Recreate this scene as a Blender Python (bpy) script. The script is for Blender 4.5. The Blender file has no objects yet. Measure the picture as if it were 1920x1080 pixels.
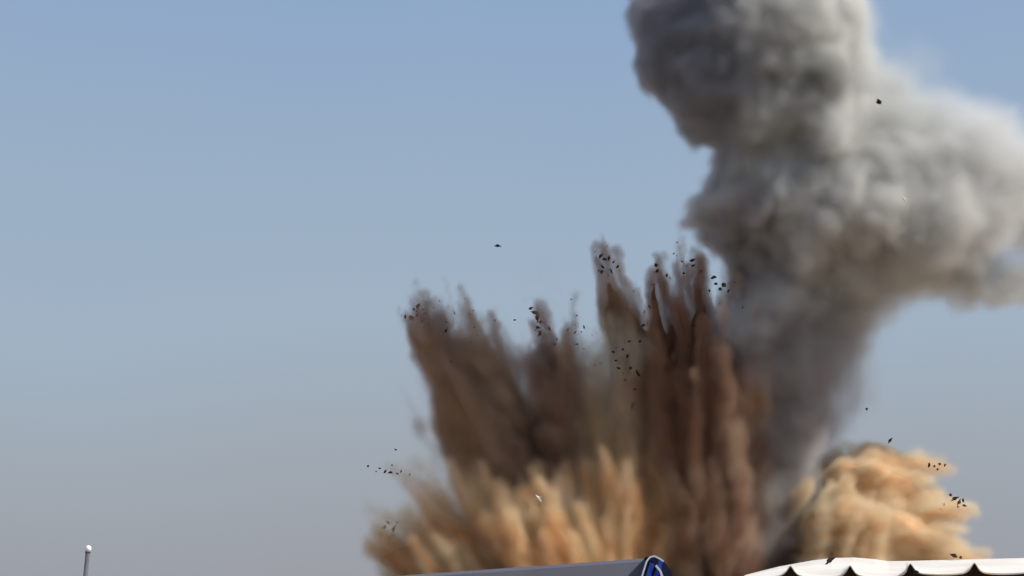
import bpy, bmesh, math, random
import numpy as np
from mathutils import Vector, Matrix

# ------------------------------------------------------------------ scene, camera, light
S = bpy.context.scene
C = S.collection
S.render.engine = 'CYCLES'
S.render.resolution_x, S.render.resolution_y = 1024, 576
S.view_settings.view_transform = 'Standard'
S.view_settings.look = 'None'
S.view_settings.exposure = 0.0
S.view_settings.gamma = 1.0
cy = S.cycles
cy.volume_bounces = 3
cy.max_bounces = 8
cy.diffuse_bounces = 3
cy.transparent_max_bounces = 16
cy.use_adaptive_sampling = True
cy.adaptive_threshold = 0.06
cy.volume_step_rate = 1.6
cy.volume_max_steps = 600
cy.use_denoising = True

CAM_H = 2.6
PITCH = math.radians(14.5)
F_PX = 1920 * 50.0 / 36.0
cd = bpy.data.cameras.new('camera')
cd.lens = 50.0
cd.sensor_width = 36.0
cd.clip_start = 0.1
cd.clip_end = 6000
cam = bpy.data.objects.new('camera', cd)
cam.location = (0, 0, CAM_H)
cam.rotation_euler = (math.pi / 2 + PITCH, 0, 0)
C.objects.link(cam)
S.camera = cam
CAM_M = Matrix.Translation((0, 0, CAM_H)) @ Matrix.Rotation(math.pi / 2 + PITCH, 4, 'X')

SUN_ELEV, SUN_AZ = math.radians(44), math.radians(103)    # azimuth measured from +Y (view direction) towards +X
sd = Vector((math.sin(SUN_AZ) * math.cos(SUN_ELEV), math.cos(SUN_AZ) * math.cos(SUN_ELEV), math.sin(SUN_ELEV)))
sl = bpy.data.lights.new('sun', 'SUN')
sl.energy = 5.0
sl.angle = math.radians(0.5)
sl.color = (1.0, 0.95, 0.88)
so = bpy.data.objects.new('sun', sl)
so.rotation_euler = sd.to_track_quat('Z', 'Y').to_euler()
C.objects.link(so)

W = bpy.data.worlds.new('World')
S.world = W
W.use_nodes = True
wt = W.node_tree
wt.nodes.clear()
wn, wl = wt.nodes.new, wt.links.new
sky = wn('ShaderNodeTexSky')
sky.sky_type = 'NISHITA'
sky.sun_disc = False
sky.sun_elevation = SUN_ELEV
sky.sun_rotation = SUN_AZ
sky.dust_density = 3.0
wtc = wn('ShaderNodeTexCoord')
wsx = wn('ShaderNodeSeparateXYZ')
wl(wtc.outputs['Generated'], wsx.inputs[0])
# dusty air near the ground: the sky greys towards the horizon
ramp = wn('ShaderNodeValToRGB')
wnz = wn('ShaderNodeTexNoise')
wnz.inputs['Scale'].default_value = 3.0
wnz.inputs['Detail'].default_value = 2.0
wl(wtc.outputs['Generated'], wnz.inputs['Vector'])
wma = wn('ShaderNodeMath'); wma.operation = 'MULTIPLY_ADD'
wma.inputs[1].default_value = 0.07; wma.inputs[2].default_value = -0.035
wl(wnz.outputs['Fac'], wma.inputs[0])
wad = wn('ShaderNodeMath'); wad.operation = 'ADD'
wl(wsx.outputs['Z'], wad.inputs[0]); wl(wma.outputs[0], wad.inputs[1])
wl(wad.outputs[0], ramp.inputs['Fac'])
def srgb(r, g, b):
    f = lambda c: c / 12.92 if c <= .04045 else ((c + .055) / 1.055) ** 2.4
    return (f(r / 255), f(g / 255), f(b / 255), 1.0)
el = ramp.color_ramp.elements
stops = [(0.0, (155, 156, 163)), (0.06, (159, 162, 170)), (0.14, (163, 172, 182)), (0.22, (164, 181, 198)),
         (0.32, (158, 179, 201)), (0.44, (146, 172, 205)), (0.75, (120, 152, 205))]
el[0].position, el[0].color = stops[0][0], srgb(*stops[0][1])
el[1].position, el[1].color = stops[-1][0], srgb(*stops[-1][1])
for p, c in stops[1:-1]:
    e = el.new(p); e.color = srgb(*c)
bg1 = wn('ShaderNodeBackground'); bg1.inputs['Strength'].default_value = 0.08
wl(sky.outputs[0], bg1.inputs['Color'])
bg2 = wn('ShaderNodeBackground'); bg2.inputs['Strength'].default_value = 1.0
wl(ramp.outputs['Color'], bg2.inputs['Color'])
wmx = wn('ShaderNodeMixShader'); wmx.inputs[0].default_value = 0.92
wl(bg1.outputs[0], wmx.inputs[1]); wl(bg2.outputs[0], wmx.inputs[2])
wo = wn('ShaderNodeOutputWorld'); wl(wmx.outputs[0], wo.inputs[0])

# ------------------------------------------------------------------ helpers
def P(px, py, dist):
    """point seen at pixel (px, py) of the 1920 x 1080 photograph, dist metres in front of the camera"""
    return CAM_M @ Vector(((px - 960) / F_PX * dist, (540 - py) / F_PX * dist, -dist))

def tag(o, label=None, cat=None, group=None, kind=None):
    for k, v in (('label', label), ('category', cat), ('group', group), ('kind', kind)):
        if v: o[k] = v
    return o

def mat(name, col, rough=0.8, var=0.15, scale=3.0, spec=0.3, bump=0.0, metal=0.0):
    m = bpy.data.materials.new(name); m.use_nodes = True
    t = m.node_tree; b = t.nodes['Principled BSDF']
    b.inputs['Roughness'].default_value = rough
    b.inputs['Specular IOR Level'].default_value = spec
    b.inputs['Metallic'].default_value = metal
    tc = t.nodes.new('ShaderNodeTexCoord'); n = t.nodes.new('ShaderNodeTexNoise')
    n.inputs['Scale'].default_value = scale; n.inputs['Detail'].default_value = 6
    t.links.new(tc.outputs['Object'], n.inputs['Vector'])
    r = t.nodes.new('ShaderNodeMapRange'); r.inputs['From Min'].default_value = .3; r.inputs['From Max'].default_value = .7
    t.links.new(n.outputs['Fac'], r.inputs['Value'])
    mx = t.nodes.new('ShaderNodeMix'); mx.data_type = 'RGBA'
    mx.inputs['A'].default_value = tuple(c * (1 - var) for c in col[:3]) + (1,)
    mx.inputs['B'].default_value = tuple(min(1, c * (1 + var)) for c in col[:3]) + (1,)
    t.links.new(r.outputs[0], mx.inputs['Factor']); t.links.new(mx.outputs['Result'], b.inputs['Base Color'])
    if bump:
        bp = t.nodes.new('ShaderNodeBump'); bp.inputs['Strength'].default_value = bump
        t.links.new(n.outputs['Fac'], bp.inputs['Height']); t.links.new(bp.outputs[0], b.inputs['Normal'])
    return m

def mesh_obj(name, verts, faces, material, parent=None, smooth=False):
    me = bpy.data.meshes.new(name)
    me.from_pydata([tuple(v) for v in verts], [], faces)
    me.update()
    bm = bmesh.new(); bm.from_mesh(me); bmesh.ops.recalc_face_normals(bm, faces=bm.faces); bm.to_mesh(me); bm.free()
    me.materials.append(material)
    if smooth: me.shade_smooth()
    o = bpy.data.objects.new(name, me); C.objects.link(o)
    if parent: o.parent = parent
    return o

# ------------------------------------------------------------------ ground
gm = mat('dry_soil', (0.33, 0.25, 0.17), 0.95, 0.25, 0.05, 0.1, 0.3)
n_ = 150
gv, gf = [], []
rg = random.Random(2)
for i in range(n_ + 1):
    for j in range(n_ + 1):
        a = (i / n_ * 2 - 1); b = (j / n_ * 2 - 1)
        x = a * abs(a) * 3500; y = b * abs(b) * 3500 + 100
        t = min(1, max(0, (y - 45) / 135))
        gv.append((x, y, 10.6 * t * t * (3 - 2 * t) + rg.uniform(-.12, .12)))   # the land rises to a low plateau under the blast
for i in range(n_):
    for j in range(n_):
        k = i * (n_ + 1) + j
        gf.append((k, k + n_ + 1, k + n_ + 2, k + 1))
ground = mesh_obj('ground', gv, gf, gm, smooth=True)
tag(ground, kind='structure')

# ------------------------------------------------------------------ clouds of smoke and dust
R0 = 200.0                      # metres from the camera to the blast
K = R0 / F_PX                   # metres per photograph pixel at that distance
rng = np.random.default_rng(11)
TAB = rng.random((64, 64, 64)).astype(np.float32)

def vnoise(x, y, z):
    xi, yi, zi = np.floor(x).astype(np.int32), np.floor(y).astype(np.int32), np.floor(z).astype(np.int32)
    fx, fy, fz = x - xi, y - yi, z - zi
    fx, fy, fz = fx * fx * (3 - 2 * fx), fy * fy * (3 - 2 * fy), fz * fz * (3 - 2 * fz)
    x0, y0, z0 = xi & 63, yi & 63, zi & 63
    x1, y1, z1 = (xi + 1) & 63, (yi + 1) & 63, (zi + 1) & 63
    l = lambda a, b, t: a + (b - a) * t
    return l(l(l(TAB[x0, y0, z0], TAB[x1, y0, z0], fx), l(TAB[x0, y1, z0], TAB[x1, y1, z0], fx), fy),
             l(l(TAB[x0, y0, z1], TAB[x1, y0, z1], fx), l(TAB[x0, y1, z1], TAB[x1, y1, z1], fx), fy), fz)

def fbm(x, y, z, o=3):
    s, a, t = 0, 1.0, 0
    for i in range(o):
        s = s + a * vnoise(x * 2 ** i + 7.3 * i, y * 2 ** i + 3.1 * i, z * 2 ** i + 5.7 * i)
        t += a; a *= .5
    return s / t

def sstep(a, b, x):
    t = np.clip((x - a) / (b - a), 0, 1)
    return t * t * (3 - 2 * t)

SOFT = 1.7
def deep(f, n=5):
    keep = f.F
    f.F = np.minimum(keep, 1.0); f.blur(-9999, -9998, n); h = f.F; f.F = keep
    return h
class Field:
    """density on a lattice; axes in photograph pixels at the blast: x right, y down, z towards the camera"""
    def __init__(s, lo, hi, step, warp=14.0, wscale=70.0):
        s.lo, s.step = np.array(lo, float), step
        s.n = [int((h - l) / step) + 1 for l, h in zip(lo, hi)]
        s.hi = s.lo + (np.array(s.n) - 1) * step
        ax = [(l + np.arange(n) * step).astype(np.float32) for l, n in zip(lo, s.n)]
        s.ax = ax
        s.X, s.Y, s.Z = np.meshgrid(*ax, indexing='ij')
        if warp:
            w = [(fbm(s.X / wscale + 11 * k, s.Y / wscale + 5 * k, s.Z / wscale + 23 * k, 3) - .5) * 2 * warp for k in range(3)]
            s.WX, s.WY, s.WZ = s.X + w[0], s.Y + w[1], s.Z + w[2]
        else:
            s.WX, s.WY, s.WZ = s.X, s.Y, s.Z
        s.warp = warp
        s.F = np.zeros(s.X.shape, np.float32)
    def block(s, c, r):
        sl = []
        for k in range(3):
            a = int(max(0, math.floor((c[k] - r[k] - s.lo[k]) / s.step)))
            b = int(min(s.n[k], math.ceil((c[k] + r[k] - s.lo[k]) / s.step) + 1))
            if b <= a: return None
            sl.append(slice(a, b))
        return tuple(sl)
    def puff(s, x, y, z, r, w, d=1.0, sq=(1, 1, 1)):
        R = [(r + w * .7) * q + s.warp for q in sq]
        b = s.block((x, y, z), R)
        if b is None: return
        D = np.sqrt(((s.WX[b] - x) / sq[0]) ** 2 + ((s.WY[b] - y) / sq[1]) ** 2 + ((s.WZ[b] - z) / sq[2]) ** 2)
        w = w * SOFT
        v = sstep(-.35 * w, .65 * w, r - D) * d
        np.maximum(s.F[b], v, out=s.F[b])
    def blob(s, x, y, z, r, w, d, k=.085):
        """adds a ball to the smooth union (sums of exponentials; softness and density are averaged the same way)"""
        if not hasattr(s, 'E'):
            s.E = np.full(s.X.shape, 1e-9, np.float32); s.EW = s.E * 20; s.ED = s.E * .5
        R = [r + 75] * 3
        b = s.block((x, y, z), R)
        if b is None: return
        D = np.sqrt((s.WX[b] - x) ** 2 + (s.WY[b] - y) ** 2 + (s.WZ[b] - z) ** 2)
        e = np.exp(np.clip(k * (r - D), -8, 9))
        s.E[b] += e; s.EW[b] += e * w; s.ED[b] += e * d
    def blur(s, y0, y1, n=1):
        G = s.F
        for _ in range(n):
            for ax in range(3):
                Q = np.pad(G, [(1, 1) if q == ax else (0, 0) for q in range(3)], mode='edge'); m_ = G.shape[ax]
                G = (np.take(Q, range(m_), ax) + 2 * G + np.take(Q, range(2, m_ + 2), ax)) / 4
        m = sstep(y0, y1, s.Y); s.F = s.F + (G - s.F) * m
    def resolve(s, k=.085, disp=None):
        g = np.log(s.E) / k
        w = s.EW / s.E * SOFT
        if disp is not None: g = g + disp(w)
        s.G, s.W = g, w
        s.F = sstep(-.35, .65, g / w) * s.ED / s.E
    def fan(s, A, B, sa, sb, n, r, w, d, tip=.3, seed=0, tips=None):
        """many thin sprays from round A to round B, of uneven length, so that the finger frays"""
        q = np.random.default_rng(seed)
        A, B = np.array(A, float), np.array(B, float)
        for i in range(n):
            u = q.normal(size=3) * .5
            a = A + u * sa + q.normal(size=3) * sa * .2
            t = 1 - tip * q.random() ** 1.3 * 1.2
            b = A + (B - A) * t + u * sb + q.normal(size=3) * sb * .25
            rr = r * 1.25 * (.6 + .8 * q.random())
            s.jet(a, b + (b - a) * .05, rr * 2.3, rr * .9, w * 1.7, d * (.45 + .65 * q.random()), s.NZ, .5)
            if tips is not None: tips.append((b, t))
    def jet(s, A, B, ra, rb, w, d, nz, amp=0.6, power=1.0):
        """a spray of soil: a cone from A to B, its surface and density torn along the flight by the radial noise nz"""
        A, B = np.array(A, float), np.array(B, float)
        rr = max(ra, rb) * 1.4 + s.warp + w
        lo_, hi_ = np.minimum(A, B) - rr, np.maximum(A, B) + rr
        b = s.block((lo_ + hi_) / 2, (hi_ - lo_) / 2)
        if b is None: return
        V = B - A; L2 = float(V @ V)
        px, py, pz = s.WX[b] - A[0], s.WY[b] - A[1], s.WZ[b] - A[2]
        t = np.clip((px * V[0] + py * V[1] + pz * V[2]) / L2, 0, 1)
        D = np.sqrt((px - t * V[0]) ** 2 + (py - t * V[1]) ** 2 + (pz - t * V[2]) ** 2)
        rad = (ra + (rb - ra) * t ** power)
        w = w * SOFT
        v = sstep(-.3 * w, .7 * w, rad * (1 - amp + 2 * amp * nz[b]) - D) * d
        np.maximum(s.F[b], v, out=s.F[b])
    def radial(s, O, f1, f2, o=3):
        dx, dy, dz = s.WX - O[0], s.WY - O[1], s.WZ - O[2]
        r = np.sqrt(dx * dx + dy * dy + dz * dz) + 1e-3
        return fbm(dx / r * f1 + r * f2 + 31, dy / r * f1 + r * f2 * .7 + 9, dz / r * f1 + 17 + r * f2 * .4, o)

def sph(n, seed):
    r_ = np.random.default_rng(seed)
    v = r_.normal(size=(n, 3)); return v / np.linalg.norm(v, axis=1)[:, None]

GN = {}
def density_nodes(lo, hi, n, material, out_mesh=None, src_obj=None):
    """geometry nodes that turn the lattice attribute into a fog volume (or the surface of its dense heart)"""
    g = bpy.data.node_groups.new('density_to_fog', 'GeometryNodeTree')
    g.interface.new_socket('Geometry', in_out='INPUT', socket_type='NodeSocketGeometry')
    g.interface.new_socket('Geometry', in_out='OUTPUT', socket_type='NodeSocketGeometry')
    N, L = g.nodes.new, g.links.new
    i, o = N('NodeGroupInput'), N('NodeGroupOutput')
    vc = N('GeometryNodeVolumeCube')
    vc.inputs['Min'].default_value = lo; vc.inputs['Max'].default_value = hi
    for k, v in zip('XYZ', n): vc.inputs['Resolution ' + k].default_value = v
    p = N('GeometryNodeInputPosition'); s = N('ShaderNodeSeparateXYZ'); L(p.outputs[0], s.inputs[0])
    idx = []
    for k in range(3):
        m = N('ShaderNodeMapRange'); m.clamp = True
        m.inputs['From Min'].default_value = lo[k]; m.inputs['From Max'].default_value = hi[k]
        m.inputs['To Min'].default_value = 0; m.inputs['To Max'].default_value = n[k] - 1
        L(s.outputs[k], m.inputs['Value'])
        r = N('FunctionNodeFloatToInt'); r.rounding_mode = 'ROUND'; L(m.outputs[0], r.inputs[0]); idx.append(r.outputs[0])
    def im(op, a, b):
        q = N('FunctionNodeIntegerMath'); q.operation = op
        for j, v in enumerate((a, b)):
            if isinstance(v, int): q.inputs[j].default_value = v
            else: L(v, q.inputs[j])
        return q.outputs[0]
    ii = im('ADD', im('MULTIPLY', im('ADD', im('MULTIPLY', idx[0], n[1]), idx[1]), n[2]), idx[2])
    at = N('GeometryNodeInputNamedAttribute'); at.data_type = 'FLOAT'; at.inputs[0].default_value = 'dens'
    si = N('GeometryNodeSampleIndex'); si.data_type = 'FLOAT'; si.domain = 'POINT'
    src = i.outputs[0]
    if src_obj is not None:
        oi = N('GeometryNodeObjectInfo'); oi.inputs[0].default_value = src_obj; oi.transform_space = 'ORIGINAL'
        src = oi.outputs['Geometry']
    L(src, si.inputs['Geometry']); L(at.outputs['Attribute'], si.inputs['Value']); L(ii, si.inputs['Index'])
    L(si.outputs[0], vc.inputs['Density'])
    last = vc.outputs[0]
    if out_mesh is not None:
        vm = N('GeometryNodeVolumeToMesh'); L(last, vm.inputs[0])
        vm.inputs['Threshold'].default_value = out_mesh
        vm.inputs['Adaptivity'].default_value = 0.0
        last = vm.outputs[0]
    sm = N('GeometryNodeSetMaterial'); L(last, sm.inputs[0]); sm.inputs['Material'].default_value = material
    L(sm.outputs[0], o.inputs[0])
    return g

def dust_surface(name, col, scale, var=.2):
    m = mat(name, col, 1.0, var, scale, 0.0, 0.0)
    return m

def dust_volume(name, c1, c2, dens, scale, aniso=0.0, patches=(), streak=None):
    m = bpy.data.materials.new(name); m.use_nodes = True
    t = m.node_tree; t.nodes.clear()
    pv = t.nodes.new('ShaderNodeVolumePrincipled')
    pv.inputs['Density'].default_value = dens
    pv.inputs['Anisotropy'].default_value = aniso
    tc = t.nodes.new('ShaderNodeTexCoord'); n = t.nodes.new('ShaderNodeTexNoise')
    n.inputs['Scale'].default_value = scale; n.inputs['Detail'].default_value = 2
    if streak:                                           # kinds of soil drawn out along the flight
        s1 = t.nodes.new('ShaderNodeVectorMath'); s1.operation = 'SUBTRACT'; t.links.new(tc.outputs['Object'], s1.inputs[0])
        s1.inputs[1].default_value = ((streak[0] - 960) * K, (540 - streak[1]) * K, streak[2] * K)
        s2 = t.nodes.new('ShaderNodeVectorMath'); s2.operation = 'NORMALIZE'; t.links.new(s1.outputs[0], s2.inputs[0])
        s3 = t.nodes.new('ShaderNodeVectorMath'); s3.operation = 'SCALE'; s3.inputs['Scale'].default_value = .02; t.links.new(s1.outputs[0], s3.inputs[0])
        s4 = t.nodes.new('ShaderNodeVectorMath'); s4.operation = 'ADD'; t.links.new(s2.outputs[0], s4.inputs[0]); t.links.new(s3.outputs[0], s4.inputs[1])
        t.links.new(s4.outputs[0], n.inputs['Vector'])
    else:
        t.links.new(tc.outputs['Object'], n.inputs['Vector'])
    r = t.nodes.new('ShaderNodeMapRange'); r.inputs['From Min'].default_value = .38; r.inputs['From Max'].default_value = .62
    t.links.new(n.outputs['Fac'], r.inputs['Value'])
    mx = t.nodes.new('ShaderNodeMix'); mx.data_type = 'RGBA'
    mx.inputs['A'].default_value = (*c1, 1); mx.inputs['B'].default_value = (*c2, 1)
    t.links.new(r.outputs[0], mx.inputs['Factor'])
    col = mx.outputs['Result']
    for (x, y, z, rx, ry, c) in patches:                 # darker or earthier parts of the cloud, and shade painted into it, with torn edges
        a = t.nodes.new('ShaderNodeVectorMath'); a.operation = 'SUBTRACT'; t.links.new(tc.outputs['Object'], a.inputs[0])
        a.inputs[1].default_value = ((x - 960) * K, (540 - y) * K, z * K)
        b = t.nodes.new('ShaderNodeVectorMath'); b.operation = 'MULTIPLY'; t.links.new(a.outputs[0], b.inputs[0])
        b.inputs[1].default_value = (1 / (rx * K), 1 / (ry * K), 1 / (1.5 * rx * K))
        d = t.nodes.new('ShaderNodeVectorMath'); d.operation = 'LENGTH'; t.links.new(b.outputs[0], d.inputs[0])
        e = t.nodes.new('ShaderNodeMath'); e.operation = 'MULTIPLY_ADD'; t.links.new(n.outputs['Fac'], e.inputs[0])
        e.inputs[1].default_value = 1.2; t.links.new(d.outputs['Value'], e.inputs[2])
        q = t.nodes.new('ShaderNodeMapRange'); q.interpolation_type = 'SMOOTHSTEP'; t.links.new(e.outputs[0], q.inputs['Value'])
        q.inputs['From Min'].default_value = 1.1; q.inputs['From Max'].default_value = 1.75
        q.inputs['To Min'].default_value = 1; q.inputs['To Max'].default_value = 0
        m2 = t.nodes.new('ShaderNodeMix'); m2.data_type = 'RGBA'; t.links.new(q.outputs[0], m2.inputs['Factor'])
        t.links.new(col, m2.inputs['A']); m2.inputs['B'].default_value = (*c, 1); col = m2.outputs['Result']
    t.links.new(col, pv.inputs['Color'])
    out = t.nodes.new('ShaderNodeOutputMaterial'); t.links.new(pv.outputs[0], out.inputs['Volume'])
    return m

CLOUD_M = CAM_M @ Matrix.Translation((0, 0, -R0))       # local x right, y up, z towards the camera, metres
def cloud(name, fld, heart, vol, thr, veil_name, core_field=None):
    HF = np.ascontiguousarray((fld.F if core_field is None else core_field)[:, ::-1, :])
    HF[0], HF[-1], HF[:, 0], HF[:, -1], HF[:, :, 0], HF[:, :, -1] = 0, 0, 0, 0, 0, 0
    F = np.ascontiguousarray(fld.F[:, ::-1, :])          # y runs up in the object's own frame
    F[0], F[-1], F[:, 0], F[:, -1], F[:, :, 0], F[:, :, -1] = 0, 0, 0, 0, 0, 0
    lo = ((fld.lo[0] - 960) * K, (540 - fld.hi[1]) * K, fld.lo[2] * K)
    hi = ((fld.hi[0] - 960) * K, (540 - fld.lo[1]) * K, fld.hi[2] * K)
    lat = bpy.data.meshes.new(veil_name); lat.vertices.add(F.size)
    a = lat.attributes.new('dens', 'FLOAT', 'POINT'); a.data.foreach_set('value', HF.ravel())
    tmp = bpy.data.objects.new('tmp', lat); C.objects.link(tmp)
    md = tmp.modifiers.new('m', 'NODES'); md.node_group = density_nodes(lo, hi, fld.n, heart, thr)
    dg = bpy.context.evaluated_depsgraph_get()
    me = bpy.data.meshes.new_from_object(tmp.evaluated_get(dg)); me.name = name
    me.materials.clear(); me.materials.append(heart)
    # drop crumbs so that the heart is one body
    bm = bmesh.new(); bm.from_mesh(me); bm.verts.ensure_lookup_table()
    seen, isl = set(), []
    for v in bm.verts:
        if v.index in seen: continue
        st, comp = [v], []
        seen.add(v.index)
        while st:
            q = st.pop(); comp.append(q)
            for e in q.link_edges:
                w_ = e.other_vert(q)
                if w_.index not in seen: seen.add(w_.index); st.append(w_)
        isl.append(comp)
    big = max(len(c) for c in isl)
    kill = [v for c in isl if len(c) < big for v in c]
    bmesh.ops.delete(bm, geom=kill, context='VERTS')
    for _ in range(8):
        bmesh.ops.smooth_vert(bm, verts=bm.verts, factor=.5, use_axis_x=True, use_axis_y=True, use_axis_z=True)
    bm.to_mesh(me); bm.free(); me.shade_smooth()
    C.objects.unlink(tmp); tmp.modifiers.clear(); lat.attributes['dens'].data.foreach_set('value', F.ravel())
    core = bpy.data.objects.new(name, me); core.matrix_world = CLOUD_M; C.objects.link(core)
    vd = bpy.data.volumes.new(veil_name); vd.materials.append(vol)
    veil = bpy.data.objects.new(veil_name, vd); C.objects.link(veil); veil.parent = core
    md = veil.modifiers.new('fog', 'NODES'); md.node_group = density_nodes(lo, hi, fld.n, vol, None, tmp)
    return core

# --- grey smoke column
def build_grey():
    f = Field((1150, -110, -260), (2040, 1130, 260), 5.5, 20, 70)
    # x, y, z, r, softness, density
    big = [
        (1268, 45, 10, 68, 12, 1), (1300, 100, 30, 92, 10, 1), (1262, 110, 0, 58, 9, 1), (1330, 175, 20, 92, 9, 1), (1345, 222, 10, 58, 9, 1),
        (1385, 40, 40, 105, 18, 1), (1480, 20, 30, 120, 26, .9), (1430, -60, 0, 130, 24, 1), (1330, -20, -20, 90, 14, 1),
        (1555, 70, 10, 92, 30, .8), (1575, 130, -10, 80, 32, .7), (1470, 140, 40, 105, 24, .9), (1400, 190, 70, 70, 14, 1),
        (1440, 250, 60, 78, 16, 1), (1510, 235, 80, 85, 18, 1), (1420, 240, 0, 75, 12, 1), (1570, 265, 50, 95, 26, .9),
        (1650, 290, 40, 88, 34, .75), (1720, 300, 20, 95, 45, .6), (1800, 290, 0, 85, 55, .45), (1850, 350, 20, 95, 50, .55),
        (1930, 330, -10, 85, 50, .5), (1960, 400, -20, 80, 45, .5),
        (1400, 370, 20, 66, 9, 1), (1365, 415, 10, 50, 9, 1), (1455, 390, 50, 88, 12, 1), (1500, 455, 60, 88, 14, 1),
        (1570, 380, 90, 92, 20, .9), (1530, 400, 110, 45, 12, 1), (1645, 410, 60, 92, 26, .8), (1725, 410, 60, 88, 32, .7), (1800, 430, 40, 82, 40, .6),
        (1760, 490, 30, 62, 24, .7), (1820, 530, 20, 44, 18, .6), (1880, 540, 10, 36, 16, .5), (1945, 540, 0, 36, 18, .5), (1690, 480, 20, 70, 24, .8),
        (1430, 500, 20, 66, 12, 1), (1620, 500, 20, 70, 24, .7), (1540, 540, 30, 92, 22, .8), (1450, 590, 50, 100, 22, .8), (1400, 620, 60, 80, 22, .6), (1580, 600, 20, 66, 20, .7),
        (1560, 620, 20, 72, 24, .6), (1480, 690, 60, 95, 26, .75), (1560, 690, 10, 66, 30, .55), (1465, 790, 70, 90, 30, .75), (1530, 790, 0, 66, 36, .5),
        (1480, 900, 80, 60, 30, .6), (1475, 1000, 90, 58, 30, .6), (1470, 1070, 90, 58, 30, .6), (1425, 700, 100, 60, 30, .4), (1415, 800, 110, 56, 30, .45), (1415, 900, 120, 56, 30, .5), (1410, 980, 130, 56, 30, .5), (1410, 1060, 130, 56, 30, .5), (1445, 880, 70, 78, 28, .75), (1440, 970, 70, 74, 28, .8), (1435, 1060, 70, 76, 28, .8), (1500, 890, 0, 66, 36, .5), (1490, 1000, 0, 50, 30, .5),
        (1608, 625, 20, 36, 16, .25), (1600, 720, 20, 50, 40, .3), (1610, 560, 0, 70, 40, .6), (1365, 130, 80, 62, 14, 1),
        (1660, 180, 10, 66, 40, .5), (1740, 235, 10, 62, 44, .42), (1815, 225, 0, 40, 40, .28), (1870, 280, 0, 50, 50, .4), (1700, 400, 40, 120, 50, .7), (1725, 120, 0, 40, 60, .07),
    ]
    for i, (x, y, z, r, w, d) in enumerate(big):
        low = y > 560
        f.blob(x, y, z, r, w, d)
        if low: continue
        for j, v in enumerate(sph(12 if w < 16 else 7, i)):
            rr = r * (.3 + .26 * abs(math.sin(j * 5.1 + i)))
            c = np.array((x, y, z)) + v * r * .8
            f.blob(*c, rr, w * .8, d)
            if w < 15:
                for v2 in sph(6, i * 100 + j):
                    if v2 @ v < -.2: continue
                    f.blob(*(c + v2 * rr * .95), rr * .42, w * .7, d)
    def disp(w):
        a = fbm(f.WX / 85 + 40, f.WY / 85, f.WZ / 85, 4)
        b = 1 - np.abs(2 * fbm(f.WX / 38 + 4, f.WY / 38 + 9, f.WZ / 38, 2) - 1)
        c = fbm(f.WX / 15 + 4, f.WY / 15 + 9, f.WZ / 15, 2)
        return (a - .5) * 46 - (b - .75) * 22 + (c - .5) * 5 - 12
    f.resolve(disp=disp)
    f.blur(-999, -900, 1)
    n1 = fbm(f.X / 90 + 3, f.Y / 90, f.Z / 90, 3)
    f.F *= np.clip(.6 + .8 * n1, 0, 1.2)
    # the lower column is torn by the fall of soil
    ns = f.radial((1400, 1500, 0), 20, .004)
    low = sstep(540, 700, f.Y)
    f.F *= 1 - low * np.clip(1.7 - 2.6 * ns, 0, .75)
    heart = dust_surface('grey_smoke', (.24, .235, .24), .12)
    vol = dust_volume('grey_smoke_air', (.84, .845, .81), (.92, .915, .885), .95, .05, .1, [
        (1262, 140, 10, 165, 230, (.52, .525, .56)), (1390, 470, 30, 150, 130, (.64, .62, .63)), (1480, 740, 20, 190, 240, (.62, .58, .57)),  # at upper left and on the left waist, shade put into the smoke's colour
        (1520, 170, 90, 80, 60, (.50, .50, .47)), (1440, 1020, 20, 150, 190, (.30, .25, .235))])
    # the dense heart lies well under the surface of the smoke
    keep = f.F
    f.F = sstep(0, 40, f.G - 8 - .42 * f.W); f.blur(-999, -900, 4); hf = f.F; f.F = keep
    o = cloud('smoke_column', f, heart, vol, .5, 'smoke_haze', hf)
    return tag(o, 'tall grey smoke column billowing up and drifting right, darkest at its upper left edge', 'smoke', kind='thing')
build_grey()

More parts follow.
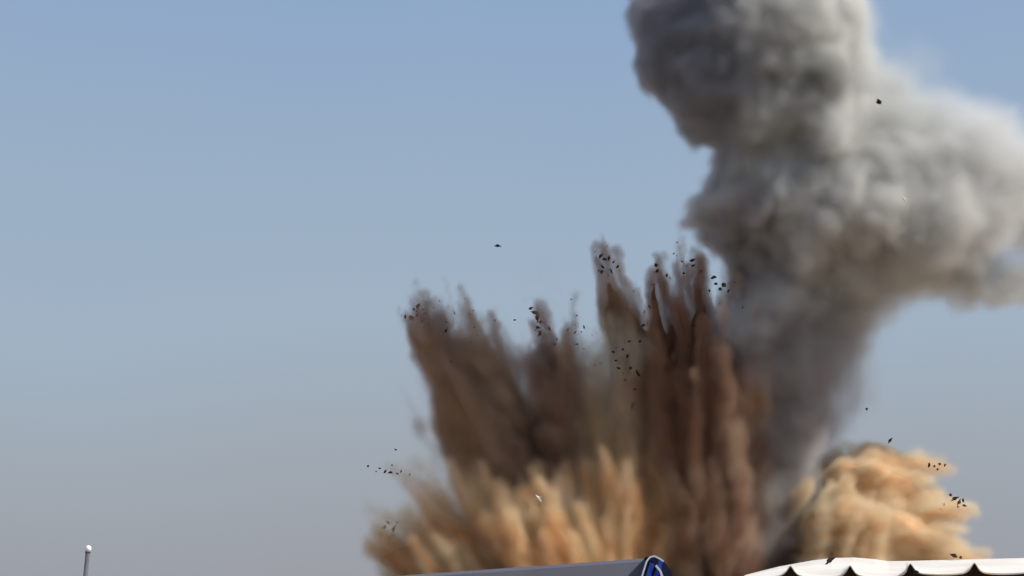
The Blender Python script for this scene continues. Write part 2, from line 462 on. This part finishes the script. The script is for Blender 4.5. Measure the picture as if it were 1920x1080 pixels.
# --- dark soil thrown up in fingers
TIPS = []
def build_brown():
    f = Field((690, 420, -230), (1560, 1130, 230), 4.5, 15, 42)
    O = (1300, 1260, 0)
    nz = f.radial(O, 16, .004)
    n2 = f.radial(O, 42, .006, 2)
    # A, B, ra, rb, w, d
    jets = [
        # far left finger
        ((960, 960, 20), (800, 590, 50), 80, 34, 26, .9, 1), ((970, 930, 30), (850, 585, 40), 80, 40, 34, .6, 1), ((980, 900, 20), (905, 610, 30), 80, 48, 44, .45, 1),
        ((960, 980, 40), (900, 740, 50), 80, 60, 30, .8, 1), ((940, 860, 10), (772, 580, 50), 36, 15, 16, .9, 1), ((1000, 900, 10), (950, 660, 30), 60, 40, 40, .4, 1),
        ((930, 900, 0), (870, 720, 0), 60, 40, 40, .3, 1),
        ((960, 960, 40), (824, 612, 55), 85, 44, 14, 1, 1), ((975, 940, 40), (872, 612, 40), 85, 50, 20, .9, 1), ((980, 960, 50), (930, 660, 40), 80, 50, 24, .8, 1),
        ((1040, 1000, 30), (990, 640, 30), 70, 54, 40, .7, 1), ((1090, 1000, 20), (1060, 615, 20), 70, 46, 44, .6, 1), ((1000, 1000, 40), (960, 630, 40), 70, 50, 40, .6, 1), ((1190, 1000, 30), (1180, 590, 30), 60, 40, 40, .5, 1),
        ((1250, 1000, 30), (1222, 580, 30), 60, 34, 34, .7, 1), ((1380, 1000, 40), (1395, 590, 30), 60, 50, 40, .6, 1),
        # second finger
        ((1120, 1000, 50), (1010, 620, 60), 80, 18, 18, 1, 1), ((1140, 900, 40), (1060, 640, 50), 80, 40, 26, .8, 1), ((1100, 1080, 50), (1050, 760, 60), 80, 70, 26, .9, 1),
        ((1100, 700, 20), (950, 480, 20), 20, 6, 16, .12, 1), ((1130, 740, 20), (1020, 520, 20), 50, 26, 40, .16, 1),
        ((1150, 860, 0), (1100, 640, 0), 80, 60, 40, .45, 1),
        # tall narrow finger
        ((1250, 1000, 30), (1140, 495, 40), 70, 24, 14, 1, 1), ((1240, 900, 30), (1160, 520, 40), 50, 26, 16, .9, 1),
        # broad dark fingers
        ((1300, 1150, 60), (1240, 520, 40), 90, 20, 14, 1.1, 1), ((1310, 1150, 60), (1285, 500, 40), 120, 34, 16, 1.1, 1), ((1320, 1150, 50), (1310, 520, 30), 110, 30, 16, 1, 1),
        ((1330, 1100, 40), (1350, 545, 30), 90, 26, 22, .9, 1), ((1300, 1150, 40), (1265, 450, 30), 30, 7, 12, .5, 1), ((1340, 1150, 60), (1390, 660, 50), 90, 60, 26, .7, 1),
        ((1320, 1200, 80), (1320, 700, 70), 100, 90, 20, 1.1, 1), ((1340, 1200, 60), (1400, 800, 60), 90, 70, 24, .8, 1),
        ((1220, 1150, 40), (1180, 700, 50), 80, 60, 20, .9, 1),
        # thin sprays on the far left edge
        ((900, 960, 0), (700, 880, 10), 34, 8, 22, .25, 1), ((930, 900, 0), (830, 700, 20), 50, 26, 30, .2, 1),
    ]
    f.NZ = nz
    for A, B, ra, rb, w, d, _ in jets:
        A, B = np.array(A), np.array(B)
        f.jet(A, A + (B - A) * (.86 if d > .3 else 1), ra, rb, w * 1.8, d * .8, nz, .6)
    fans = [   # A, B, spread at A, at B, how many, radius, softness, density, unevenness
        ((960, 940, 60), (798, 578, 70), 60, 24, 50, 9, 7, 1.1, .35), ((960, 900, 40), (835, 578, 50), 60, 34, 34, 10, 9, .9, .3), ((980, 900, 20), (895, 610, 30), 60, 40, 30, 11, 10, .7, .3),
        ((930, 900, 50), (776, 590, 60), 40, 20, 30, 8, 6, 1, .4), ((930, 960, 40), (830, 720, 40), 60, 60, 34, 9, 8, .6, .5), ((980, 960, 60), (930, 680, 60), 70, 60, 30, 11, 10, .7, .4),
        ((1110, 960, 50), (1002, 585, 60), 60, 14, 34, 8, 6, 1, .45), ((1100, 900, 40), (1060, 620, 50), 70, 50, 30, 9, 8, .7, .4), ((1110, 760, 20), (960, 480, 20), 50, 40, 10, 7, 9, .16, .3),
        ((1130, 900, 40), (1100, 620, 50), 60, 44, 24, 9, 8, .6, .3),
        ((1230, 900, 40), (1136, 482, 40), 50, 20, 34, 8, 5, 1, .3), ((1240, 900, 40), (1170, 560, 40), 60, 34, 24, 9, 6, .9, .3),
        ((1290, 1000, 50), (1228, 500, 40), 70, 16, 26, 8, 5, 1, .35), ((1300, 1000, 50), (1262, 465, 40), 60, 20, 24, 7, 5, .9, .35), ((1310, 1000, 50), (1296, 495, 40), 70, 30, 46, 8, 5, 1.1, .35),
        ((1330, 1000, 50), (1350, 530, 40), 70, 34, 34, 8, 5, 1, .35), ((1330, 1100, 80), (1300, 640, 90), 100, 110, 60, 10, 7, 1, .5), ((1360, 1100, 60), (1400, 620, 60), 90, 60, 34, 10, 8, .8, .4),
        ((1200, 1000, 60), (1190, 640, 60), 90, 60, 40, 9, 7, .9, .4),
        ((900, 960, 0), (700, 872, 10), 34, 20, 12, 5, 6, .35, .4), ((900, 900, 10), (800, 780, 20), 40, 50, 12, 6, 8, .25, .4), ((910, 840, 10), (790, 660, 20), 40, 50, 12, 6, 8, .25, .4),
    ]
    for i, q in enumerate(fans):
        f.fan(*q[:8], tip=q[8], seed=i, tips=TIPS if q[7] > .5 else None)
    f.F *= np.clip(.3 + 1.3 * n2 * (.5 + nz), 0.1, 1.2)
    gr = fbm(f.WX / 13, f.WY / 17, f.WZ / 13, 3)
    f.F *= sstep(.02, .5, f.F + (gr - .5) * .9)
    f.blur(600, 800, 3)
    f.F *= 1 - .9 * sstep(1375, 1455, f.X + 60 * (nz - .5)) * sstep(560, 640, f.Y)
    # on the left the soil thins out downwards into the sand
    f.F *= 1 - .985 * sstep(800, 960, f.Y + 90 * (nz - .5)) * (1 - sstep(1180, 1280, f.X))
    heart = dust_surface('brown_soil_dust', (.12, .07, .048), .15, .35)
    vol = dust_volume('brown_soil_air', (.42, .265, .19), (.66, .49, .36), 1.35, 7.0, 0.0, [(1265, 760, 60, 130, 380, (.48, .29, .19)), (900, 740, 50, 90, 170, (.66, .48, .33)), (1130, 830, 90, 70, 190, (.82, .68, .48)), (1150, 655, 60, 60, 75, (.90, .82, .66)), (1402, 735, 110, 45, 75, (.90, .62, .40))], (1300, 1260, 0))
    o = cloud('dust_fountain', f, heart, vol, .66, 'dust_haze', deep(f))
    return tag(o, 'dark brown soil fountain splitting into upward fingers with ragged black tips', 'dust', kind='thing')
build_brown()

# --- pale sand bursts
def build_sand(left):
    if left:
        f = Field((660, 560, -160), (1340, 1130, 350), 4.5, 10, 50)
        O = (1120, 1330, 20)
        nz = f.radial(O, 18, .004); n2 = f.radial(O, 60, .006, 3)
        jets = [
            ((1000, 1200, 60), (722, 1015, 90), 90, 34, 16, 1), ((1000, 1200, 60), (725, 975, 90), 60, 24, 14, 1), ((960, 1250, 60), (740, 1070, 90), 80, 40, 16, 1), ((1000, 1150, 60), (800, 930, 60), 110, 50, 26, .7),
            ((1020, 1150, 90), (880, 880, 80), 120, 70, 26, .7), ((960, 1160, 120), (860, 990, 130), 100, 70, 20, 1), ((1080, 1180, 120), (960, 960, 140), 110, 60, 20, 1),
            ((1050, 1180, 100), (900, 830, 60), 110, 50, 34, .5), ((1000, 1100, 60), (770, 880, 40), 60, 26, 34, .35),
            ((1130, 1200, 110), (1060, 980, 130), 90, 60, 20, .9), ((1180, 1200, 120), (1130, 900, 130), 80, 56, 20, .9), ((1210, 1200, 110), (1190, 860, 120), 60, 44, 18, .9),
            ((1200, 1200, 110), (1140, 780, 110), 60, 50, 26, .6), ((1190, 900, 90), (1130, 620, 70), 50, 30, 26, .5), ((1240, 1200, 100), (1230, 960, 110), 50, 36, 18, .9),
            ((1160, 900, 90), (1080, 640, 60), 60, 34, 34, .35),
        ]
        jets += [((1060, 1260, 120), (790, 905, 130), 80, 40, 24, .6), ((1070, 1260, 150), (880, 850, 150), 90, 46, 26, .7), ((1090, 1260, 170), (960, 880, 190), 90, 50, 20, .95),
                 ((1110, 1260, 170), (1040, 900, 200), 80, 46, 18, 1), ((1150, 1260, 170), (1110, 860, 190), 80, 40, 18, 1), ((1180, 1260, 160), (1160, 830, 180), 70, 34, 18, .9),
                 ((1210, 1260, 160), (1225, 900, 170), 60, 34, 18, .9), ((1080, 1260, 180), (1000, 960, 220), 100, 60, 16, 1)]
        nm, lab = 'sand_burst', 'pale orange sand burst spreading left under the brown soil fountain, behind the grey roof'
    else:
        f = Field((1440, 780, -200), (1930, 1130, 260), 4.2, 12, 45)
        O = (1400, 1010, 20)
        nz = f.radial(O, 13, .004); n2 = f.radial(O, 40, .006, 3)
        jets = [
            ((1500, 1000, 30), (1650, 880, 20), 70, 34, 16, .9), ((1500, 1000, 30), (1725, 892, 20), 60, 26, 14, .95), ((1520, 960, 40), (1795, 940, 30), 50, 10, 11, 1),
            ((1560, 960, 60), (1720, 930, 50), 50, 26, 12, 1), ((1560, 920, 0), (1760, 872, 0), 40, 8, 12, .7),
            ((1520, 1060, 130), (1545, 905, 170), 60, 40, 14, 1), ((1560, 1080, 120), (1590, 925, 160), 60, 38, 14, 1), ((1540, 1060, 60), (1660, 980, 80), 90, 54, 16, 1),
            ((1560, 1040, 60), (1740, 1020, 70), 80, 44, 16, 1), ((1580, 1060, 40), (1838, 1066, 50), 80, 24, 18, .9), ((1560, 1120, 40), (1760, 1100, 50), 90, 60, 18, 1),
            ((1560, 1000, 20), (1780, 1000, 20), 70, 24, 40, .35), ((1500, 1000, 0), (1630, 860, -20), 60, 34, 46, .3),
        ]
        nm, lab = 'sand_burst', 'golden sand burst with streaked lobes, leaning right above the white sheet roof'
    for A, B, ra, rb, w, d in jets:
        A, B = np.array(A), np.array(B)
        f.jet(A, A + (B - A) * .86, ra, rb, w * 1.7, d * .8, nz, .6)
    f.NZ = nz
    if not left:
        for i, q in enumerate([((1600, 880, 30), (1812, 948, 30), 40, 8, 26, 8, 6, 1), ((1620, 860, 20), (1775, 880, 20), 34, 8, 22, 7, 6, .95),
                               ((1600, 930, 60), (1790, 965, 60), 40, 20, 22, 9, 8, .9), ((1620, 980, 50), (1850, 1060, 50), 50, 26, 34, 9, 8, .9), ((1580, 900, 60), (1720, 900, 50), 40, 30, 22, 8, 6, .9)]):
            f.fan(*q, tip=.4, seed=90 + i)
    for i, (A, B, ra, rb, w, d) in enumerate(jets):
        f.fan(A, B, ra * 1.1, rb * 1.1, 26 if left else 20, 11 if left else 9, 9, d, tip=.35 if left else .2, seed=50 + i)
    f.F *= np.clip(.25 + 1.35 * n2 * (.5 + nz), 0.08, 1.3)
    gr = fbm(f.WX / 13, f.WY / 15, f.WZ / 13, 3)
    f.F *= sstep(.0, .5, f.F + (gr - .5) * .8)
    f.blur(-1000, -900, 2 if left else 1)
    if left: f.F *= .10 + .90 * sstep(770, 1000, f.Y + 170 * (nz - .5))
    heart = dust_surface('sand_dust', (.76, .49, .26), .2, .15)
    vol = dust_volume('sand_air', *(((.93, .60, .33), (1.0, .81, .53)) if left else ((.88, .66, .42), (.99, .87, .65))), 1.4, 7.0, 0.0, (), O)
    o = cloud(nm, f, heart, vol, .66, 'sand_haze', deep(f))
    return tag(o, lab, 'sand burst', 'sand bursts at the foot of the blast', 'thing')
build_sand(True)
build_sand(False)

# ------------------------------------------------------------------ flying clods
clod_m = mat('dark_clod', (.045, .035, .03), .95, .4, 2.0, .1, .3)
pale_m = mat('pale_fragment', (.75, .72, .68), .7, .1, 2.0, .3)
def clod_mesh(seed, elong):
    r_ = random.Random(seed)
    bm = bmesh.new(); bmesh.ops.create_icosphere(bm, subdivisions=2, radius=1)
    ph = [r_.uniform(0, 6) for _ in range(6)]
    for v in bm.verts:
        c = v.co
        k = 1 + .28 * math.sin(3 * c.x + ph[0]) * math.sin(3.3 * c.y + ph[1]) + .22 * math.sin(5 * c.z + ph[2]) + .15 * r_.uniform(-1, 1)
        v.co = Vector((c.x * elong, c.y * .75, c.z * .8)) * k
    me = bpy.data.meshes.new('clod'); bm.to_mesh(me); bm.free(); me.materials.append(clod_m)
    return me
CM = [clod_mesh(s, e) for s, e in ((1, 1.1), (2, 1.7), (3, 1.3), (4, 2.3), (5, 1.0))]
rc = random.Random(5)
def clod(px, py, size, label, group, z=0, m=None, ang=None, kind=0, name='flying_clod', mesh=None, stretch=1.0):
    o = bpy.data.objects.new(name, mesh or CM[rc.randrange(len(CM))] if m is None else m)
    o.location = P(px, py, R0 - z * K)
    s = size * K * .33
    o.scale = (s * stretch, s, s)
    o.rotation_euler = (rc.uniform(-.5, .5) + PITCH, ang if ang is not None else rc.uniform(0, 6), rc.uniform(-.5, .5))
    C.objects.link(o)
    tag(o, label, 'clod', group)
    return o
lone = [
    (933, 461, 8, 'dark elongated clod highest in the clear sky above the left fingers', 3, 0.0),
    (1648, 191, 9, 'black clod in front of the pale upper smoke', 0, 0.2),
    (1625, 767, 8, 'round black clod in clear sky right of the lower smoke column', 4, 0),
    (1669, 826, 8, 'slanting dark clod just over the top of the right sand burst', 3, -.9),
    (690, 874, 7, 'small dark clod farthest out on the left', 4, 0),
    (965, 600, 6, 'faint small clod between the two left brown fingers', 2, 0),
    (853, 772, 11, 'dark clod beside the left edge of the brown fountain', 2, -.8),
    (828, 812, 6, 'grey small clod under the dark clod at the left edge of the fountain', 1, .2),
    (742, 843, 5, 'faint small clod above the thin left dust spray', 1, .2),
]
for x, y, s_, lab, k, a in lone:
    clod(x, y, s_ * (1.5 if x == 1648 else 1), lab, None, 300 if x == 1648 else 60, CM[k], a)
def cluster(pts, lab, grp, z=60):
    for (x, y, s_) in pts:
        clod(x, y, s_, lab, grp, z)
cluster([(784, 574, 12), (776, 580, 8), (772, 596, 13), (760, 594, 7), (790, 602, 11), (782, 590, 8), (796, 612, 7), (806, 618, 8), (836, 620, 9)],
        'dark clod in the cluster at the tip of the far left brown finger', 'clods at the far left finger tip')
cluster([(995, 578, 9), (1002, 586, 12), (1008, 594, 13), (1013, 604, 10), (1008, 614, 11), (1012, 626, 8), (1030, 616, 6), (1040, 645, 6)],
        'dark clod in the chain at the tip of the second brown finger', 'clods at the second finger tip')
cluster([(1126, 480, 10), (1134, 486, 9), (1142, 484, 10), (1130, 500, 9), (1128, 510, 10), (1150, 492, 7), (1158, 500, 7), (1146, 508, 6)],
        'dark clod at the top of the tall narrow brown finger', 'clods at the tall narrow finger tip')
cluster([(1230, 497, 11), (1232, 508, 9), (1298, 488, 9), (1300, 498, 7), (1282, 512, 7), (1250, 516, 7)],
        'dark clod above the broad central brown fingers', 'clods above the central fingers')
cluster([(1338, 520, 10), (1342, 532, 8), (1357, 534, 14), (1350, 542, 10), (1330, 545, 7), (1366, 545, 7)],
        'black clod where the brown fingers meet the grey smoke', 'clods beside the grey smoke')
cluster([(714, 1002, 13), (722, 988, 8), (728, 980, 8), (738, 992, 9), (733, 1006, 10), (718, 990, 6), (728, 1034, 9), (717, 1052, 8), (724, 1060, 5), (745, 980, 7), (726, 1020, 6)],
        'dark clod on the left rim of the pale orange sand burst', 'clods on the left rim of the sand')
cluster([(712, 878, 5), (722, 884, 7), (732, 886, 8), (745, 888, 6), (752, 884, 5), (768, 890, 5), (735, 872, 5), (705, 884, 4)],
        'small dark clod strung along the thin left dust spray', 'clods along the thin left spray')
cluster([(1742, 872, 9), (1752, 874, 7), (1762, 870, 8), (1772, 872, 6), (1758, 880, 6)],
        'dark clod at the upper lobe tip of the golden sand burst', 'clods at the upper sand lobe tip')
cluster([(1782, 928, 9), (1790, 935, 10), (1798, 942, 9), (1806, 938, 7), (1808, 948, 7), (1770, 946, 6), (1764, 955, 5), (1796, 950, 6)],
        'dark clod at the pointed right tip of the golden sand burst', 'clods at the right sand tip')
cluster([(1168, 655, 8), (1176, 668, 9), (1160, 690, 8), (1182, 690, 10), (1190, 730, 8), (1150, 660, 7), (1172, 712, 7), (1200, 640, 7), (1196, 700, 9), (1186, 760, 9), (1206, 610, 8), (1218, 575, 8), (1180, 640, 7), (1155, 676, 6)],
        'dark clod among the pale dust between the tall fingers', 'clods between the tall fingers', 130)
tip_labels = [(900, 'tiny dark clod flung from the end of a spray on the far left brown finger', 'tiny clods off the far left finger'),
              (1085, 'tiny dark clod flung from the end of a spray on the second brown finger', 'tiny clods off the second finger'),
              (1190, 'tiny dark clod flung from the end of a spray on the tall narrow finger', 'tiny clods off the tall narrow finger'),
              (1500, 'tiny dark clod flung from the end of a spray on the broad central fingers', 'tiny clods off the central fingers')]
for b_, t_ in TIPS:
    if t_ < .88 or b_[1] > 720 or b_[0] > 1390 or rc.random() < .35: continue
    lim, lab, grp = next(q for q in tip_labels if b_[0] < q[0])
    clod(b_[0] + rc.uniform(-6, 6), b_[1] + rc.uniform(-10, 4), rc.uniform(2.5, 5.5), lab, grp, b_[2])
pm = CM[3].copy(); pm.name = 'pale_clod'; pm.materials.clear(); pm.materials.append(pale_m)
clod(1011, 935, 9, 'small white fragment over the orange sand left of centre', None, 260, pm, .9)
clod(1696, 374, 6, 'tiny white fragment in front of the pale drifting smoke', None, 300, pm, .9)

# ------------------------------------------------------------------ street lamp on the left
def tube(pts, rads, seg=16, cap=True):
    vs, fs = [], []
    for i, (p, r) in enumerate(zip(pts, rads)):
        for k in range(seg):
            a = 2 * math.pi * k / seg
            vs.append((p[0] + r * math.cos(a), p[1] + r * math.sin(a), p[2]))
    for i in range(len(pts) - 1):
        for k in range(seg):
            fs.append((i * seg + k, i * seg + (k + 1) % seg, (i + 1) * seg + (k + 1) % seg, (i + 1) * seg + k))
    if cap:
        fs.append(tuple(range(seg))[::-1]); fs.append(tuple(range((len(pts) - 1) * seg, len(pts) * seg)))
    return vs, fs
lamp_metal = mat('grey_lamp_post', (.10, .10, .12), .5, .15, 4, .4)
lamp_white = mat('white_globe', (.9, .9, .92), .25, .02, 2, .5)
top = P(165, 1031, 40.0)
lamp = bpy.data.objects.new('street_lamp', None); lamp.location = (top.x, top.y, 0); C.objects.link(lamp)
lamp.rotation_euler = (0, math.radians(1.5), 0)
tag(lamp, 'slender dark grey street lamp with a round white globe, alone against the sky', 'street lamp')
h = top.z
vs, fs = tube([(0, 0, 0), (0, 0, .25), (0, 0, .3), (0, 0, h - .1), (0, 0, h - .1)], [.14, .14, .065, .06, .05])
mesh_obj('pole', vs, fs, lamp_metal, lamp, True)
vs, fs = tube([(0, 0, h - .11), (0, 0, h - .06), (0, 0, h - .03)], [.05, .085, .06])
mesh_obj('collar', vs, fs, lamp_metal, lamp)
pts = [(0, 0, h - .02 + .095 * (1 - math.cos(math.pi * i / 12)) - .04) for i in range(13)]
vs, fs = tube(pts, [max(.002, .09 * math.sin(math.pi * i / 12)) for i in range(13)], 20)
mesh_obj('globe', vs, fs, lamp_white, lamp, True)
lamp.location.x -= h * math.sin(math.radians(1.5))

# ------------------------------------------------------------------ grey canopy with blue end, front left
def prism(poly, A, B):
    """extrude a closed section (offsets as vectors) from A to B"""
    n = len(poly)
    vs = [A + p for p in poly] + [B + p for p in poly]
    fs = [(i, (i + 1) % n, (i + 1) % n + n, i + n) for i in range(n)] + [tuple(range(n))[::-1], tuple(range(n, 2 * n))]
    return vs, fs
D1 = 14.0
grey_sheet = mat('grey_canvas', (.11, .107, .125), .7, .12, 1.5, .3, .05)
blue_cloth = mat('blue_cloth', (.02, .06, .36), .6, .3, 6, .3, .1)
navy = mat('navy_cloth', (.008, .01, .04), .6, .3, 6, .3)
white_trim = mat('white_trim', (.72, .74, .82), .5, .05, 5, .4)
can = bpy.data.objects.new('canopy_roof', None); C.objects.link(can)
a0, a1 = P(640, 1087, D1), P(1208, 1047, D1)
can.location = (a1.x, a1.y, 0)
tag(can, 'smooth grey canopy roof sloping down to the left, ending in a blue and white corner', 'canopy')
inv = Matrix.Translation(-can.location)
a0l, a1l = inv @ a0, inv @ a1
up = Vector((0, 0, 1)); back = Vector((0, 1, 0)); rt = Vector((1, 0, 0))
e0 = a0l + (a0l - a1l) * 1.2
sec = [Vector((0, 0, 0)), Vector((0, -.10, -.035)), Vector((0, -.22, -.30)), Vector((0, -.22, -.34)), Vector((0, .3, -.34)), Vector((0, .3, -.06))]
vs, fs = prism(sec, e0, a1l); mesh_obj('roof_sheet', vs, fs, grey_sheet, can)
px_ = lambda v: v / F_PX * D1
# blue corner: a rounded gusset that falls away to the right, with a white piped edge and blue folds
prof = [(0, 0), (14, -1), (24, 3), (33, 10), (41, 20), (47, 32), (50, 60)]
vs = []
for (x, y) in prof:
    for yy in (-.24, .25): vs.append(a1l + Vector((px_(x), yy, -px_(y))))
for yy in (-.24, .25): vs.append(a1l + Vector((px_(-12), yy, -px_(60))))
m_ = len(prof) + 1
fs = [(2 * i, 2 * i + 2, 2 * i + 3, 2 * i + 1) for i in range(m_ - 1)] + [tuple(2 * i for i in range(m_)), tuple(2 * i + 1 for i in range(m_))[::-1]]
mesh_obj('end_cloth', vs, fs, navy, can)
def strip(pts, w, name, material, yy):
    v, f_ = [], []
    n = len(pts)
    for i, (x, y) in enumerate(pts):
        p0 = pts[max(0, i - 1)]; p1 = pts[min(n - 1, i + 1)]
        d = Vector((p1[0] - p0[0], p1[1] - p0[1])).normalized(); nn = Vector((-d.y, d.x)) * w / 2
        ww = w if not isinstance(w, (list, tuple)) else w[i]
        for q in (nn, -nn):
            for k in (yy, yy + .02):
                v.append(a1l + Vector((px_(x + q.x), k, -px_(y + q.y))))
    for i in range(n - 1):
        b = 4 * i
        for a, c in ((0, 1), (1, 3), (3, 2), (2, 0)):
            f_.append((b + a, b + c, b + 4 + c, b + 4 + a))
    f_ += [(0, 1, 3, 2), (4 * n - 4, 4 * n - 2, 4 * n - 1, 4 * n - 3)]
    return mesh_obj(name, v, f_, material, can)
strip([(-14, 50), (-6, 25), (0, 8), (6, 1), (14, -1), (24, 4), (31, 9)], 3, 'edge_trim', white_trim, -.27)
strip([(26, 8), (22, 22), (14, 40), (10, 60)], 8, 'fold', blue_cloth, -.275)
strip([(10, 12), (4, 30), (-2, 50)], 9, 'fold', blue_cloth, -.272)
strip([(16, 16), (24, 26), (30, 44)], 4, 'fold', white_trim, -.285)
# walls under the canopy
wv = [Vector((e0.x, -.15, 0)), Vector((a1l.x + .1, -.15, 0)), Vector((a1l.x + .1, 2.2, 0)), Vector((e0.x, 2.2, 0))]
zt = [e0.z - .3, a1l.z - .3, a1l.z - .36, e0.z - .36]
vs = wv + [Vector((w_.x, w_.y, z_)) for w_, z_ in zip(wv, zt)]
mesh_obj('wall', vs, [(0, 1, 2, 3), (4, 5, 6, 7), (0, 1, 5, 4), (1, 2, 6, 5), (2, 3, 7, 6), (3, 0, 4, 7)], grey_sheet, can)

# ------------------------------------------------------------------ white sheet roof, front right
D2 = 10.0
white_sheet = mat('white_sheet_metal', (.80, .72, .60), .6, .12, 1.6, .3, .02)
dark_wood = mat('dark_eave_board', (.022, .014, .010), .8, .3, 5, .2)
roof = bpy.data.objects.new('sheet_roof', None); C.objects.link(roof)
org = P(1600, 1078, D2); roof.location = (org.x, org.y, 0)
tag(roof, 'sunlit white ribbed sheet roof over a dark eave board, at the lower right edge', 'roof')
ripx = [1368, 1482, 1594, 1707, 1827, 1947, 2067]
def eave(px):
    """eave line in the photograph: valleys sag a little between the peaked ribs"""
    base = 1081 if px < 1700 else 1077
    base -= max(0, px - 1700) * .012
    for i in range(len(ripx) - 1):
        if ripx[i] <= px <= ripx[i + 1]:
            t = (px - ripx[i]) / (ripx[i + 1] - ripx[i])
            sag = math.sin(math.pi * t) * 4
            d = min(px - ripx[i], ripx[i + 1] - px)
            rib = math.exp(-(d / 8.5) ** 1.4) * 18
            pk = 1 if d < 20 else 0
            return base + sag - 3 - rib
    return base
def eave_flat(px):
    base = (1081 if px < 1700 else 1077) - max(0, px - 1700) * .012
    return base + 1
topl = [(1350, 1092), (1408, 1076), (1460, 1063), (1520, 1052), (1560, 1047), (1600, 1046), (1640, 1049), (1665, 1053), (1720, 1052), (1800, 1050), (1920, 1047), (2100, 1043)]
def topy(px):
    for (x0, y0), (x1, y1) in zip(topl, topl[1:]):
        if x0 <= px <= x1: return y0 + (y1 - y0) * (px - x0) / (x1 - x0)
xs = [1396 + i * 3 for i in range(228)]
vs, fs = [], []
NR = 6
for px in xs:
    fr = eave(px); val = eave_flat(px)
    for j in range(NR + 1):
        t = j / NR
        dist = D2 + 1.6 * t
        lo_ = val + (fr - val) * max(0, 1 - t * 1.6)
        y = lo_ + (topy(px) - lo_) * t if lo_ > topy(px) else topy(px)
        vs.append(P(px, y, dist) - roof.location)
nv = NR + 1
for i in range(len(xs) - 1):
    for j in range(NR):
        fs.append((i * nv + j, (i + 1) * nv + j, (i + 1) * nv + j + 1, i * nv + j + 1))
sh = mesh_obj('roof_sheet', vs, fs, white_sheet, roof)
mod = sh.modifiers.new('thickness', 'SOLIDIFY'); mod.thickness = .006; mod.offset = 0
# dark strip put in for the shade in the rib hollows, and the eave board under it
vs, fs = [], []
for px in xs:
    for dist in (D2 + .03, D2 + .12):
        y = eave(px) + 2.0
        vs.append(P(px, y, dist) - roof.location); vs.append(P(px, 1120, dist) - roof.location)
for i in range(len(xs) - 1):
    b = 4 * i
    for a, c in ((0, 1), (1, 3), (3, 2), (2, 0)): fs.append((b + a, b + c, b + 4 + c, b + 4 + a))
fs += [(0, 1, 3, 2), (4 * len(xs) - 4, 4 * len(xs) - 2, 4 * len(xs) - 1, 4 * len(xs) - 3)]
mesh_obj('eave_board_rib_shade', vs, fs, dark_wood, roof)
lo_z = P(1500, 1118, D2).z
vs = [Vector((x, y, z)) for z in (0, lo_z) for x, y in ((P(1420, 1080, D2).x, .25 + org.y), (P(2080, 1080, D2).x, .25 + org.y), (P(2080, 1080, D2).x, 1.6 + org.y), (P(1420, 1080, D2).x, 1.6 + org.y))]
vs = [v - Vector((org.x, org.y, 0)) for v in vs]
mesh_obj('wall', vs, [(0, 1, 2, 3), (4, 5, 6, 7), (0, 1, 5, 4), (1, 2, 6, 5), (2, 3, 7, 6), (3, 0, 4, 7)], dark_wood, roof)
def scrap(px, py, size, lab, k, ang, d):
    o = bpy.data.objects.new('roof_debris', CM[k]); o.location = P(px, py, d)
    s = size * d / F_PX / 2; o.scale = (s, s, s); o.rotation_euler = (PITCH, ang, 0); C.objects.link(o)
    tag(o, lab, 'debris')
scrap(1556, 1051, 9, 'slanting black scrap lying on the white roof between its first two ribs', 3, -.6, D2 + 1.1)
scrap(1718, 1073, 9, 'black scrap at the eave of the white roof, beside a rib', 0, 0, D2 - .02)
scrap(1789, 1042, 9, 'black lump on the ridge of the white roof', 2, .4, D2 + 1.55)
scrap(1801, 1045, 6, 'small black lump right beside a larger one on the white roof ridge', 4, .2, D2 + 1.55)
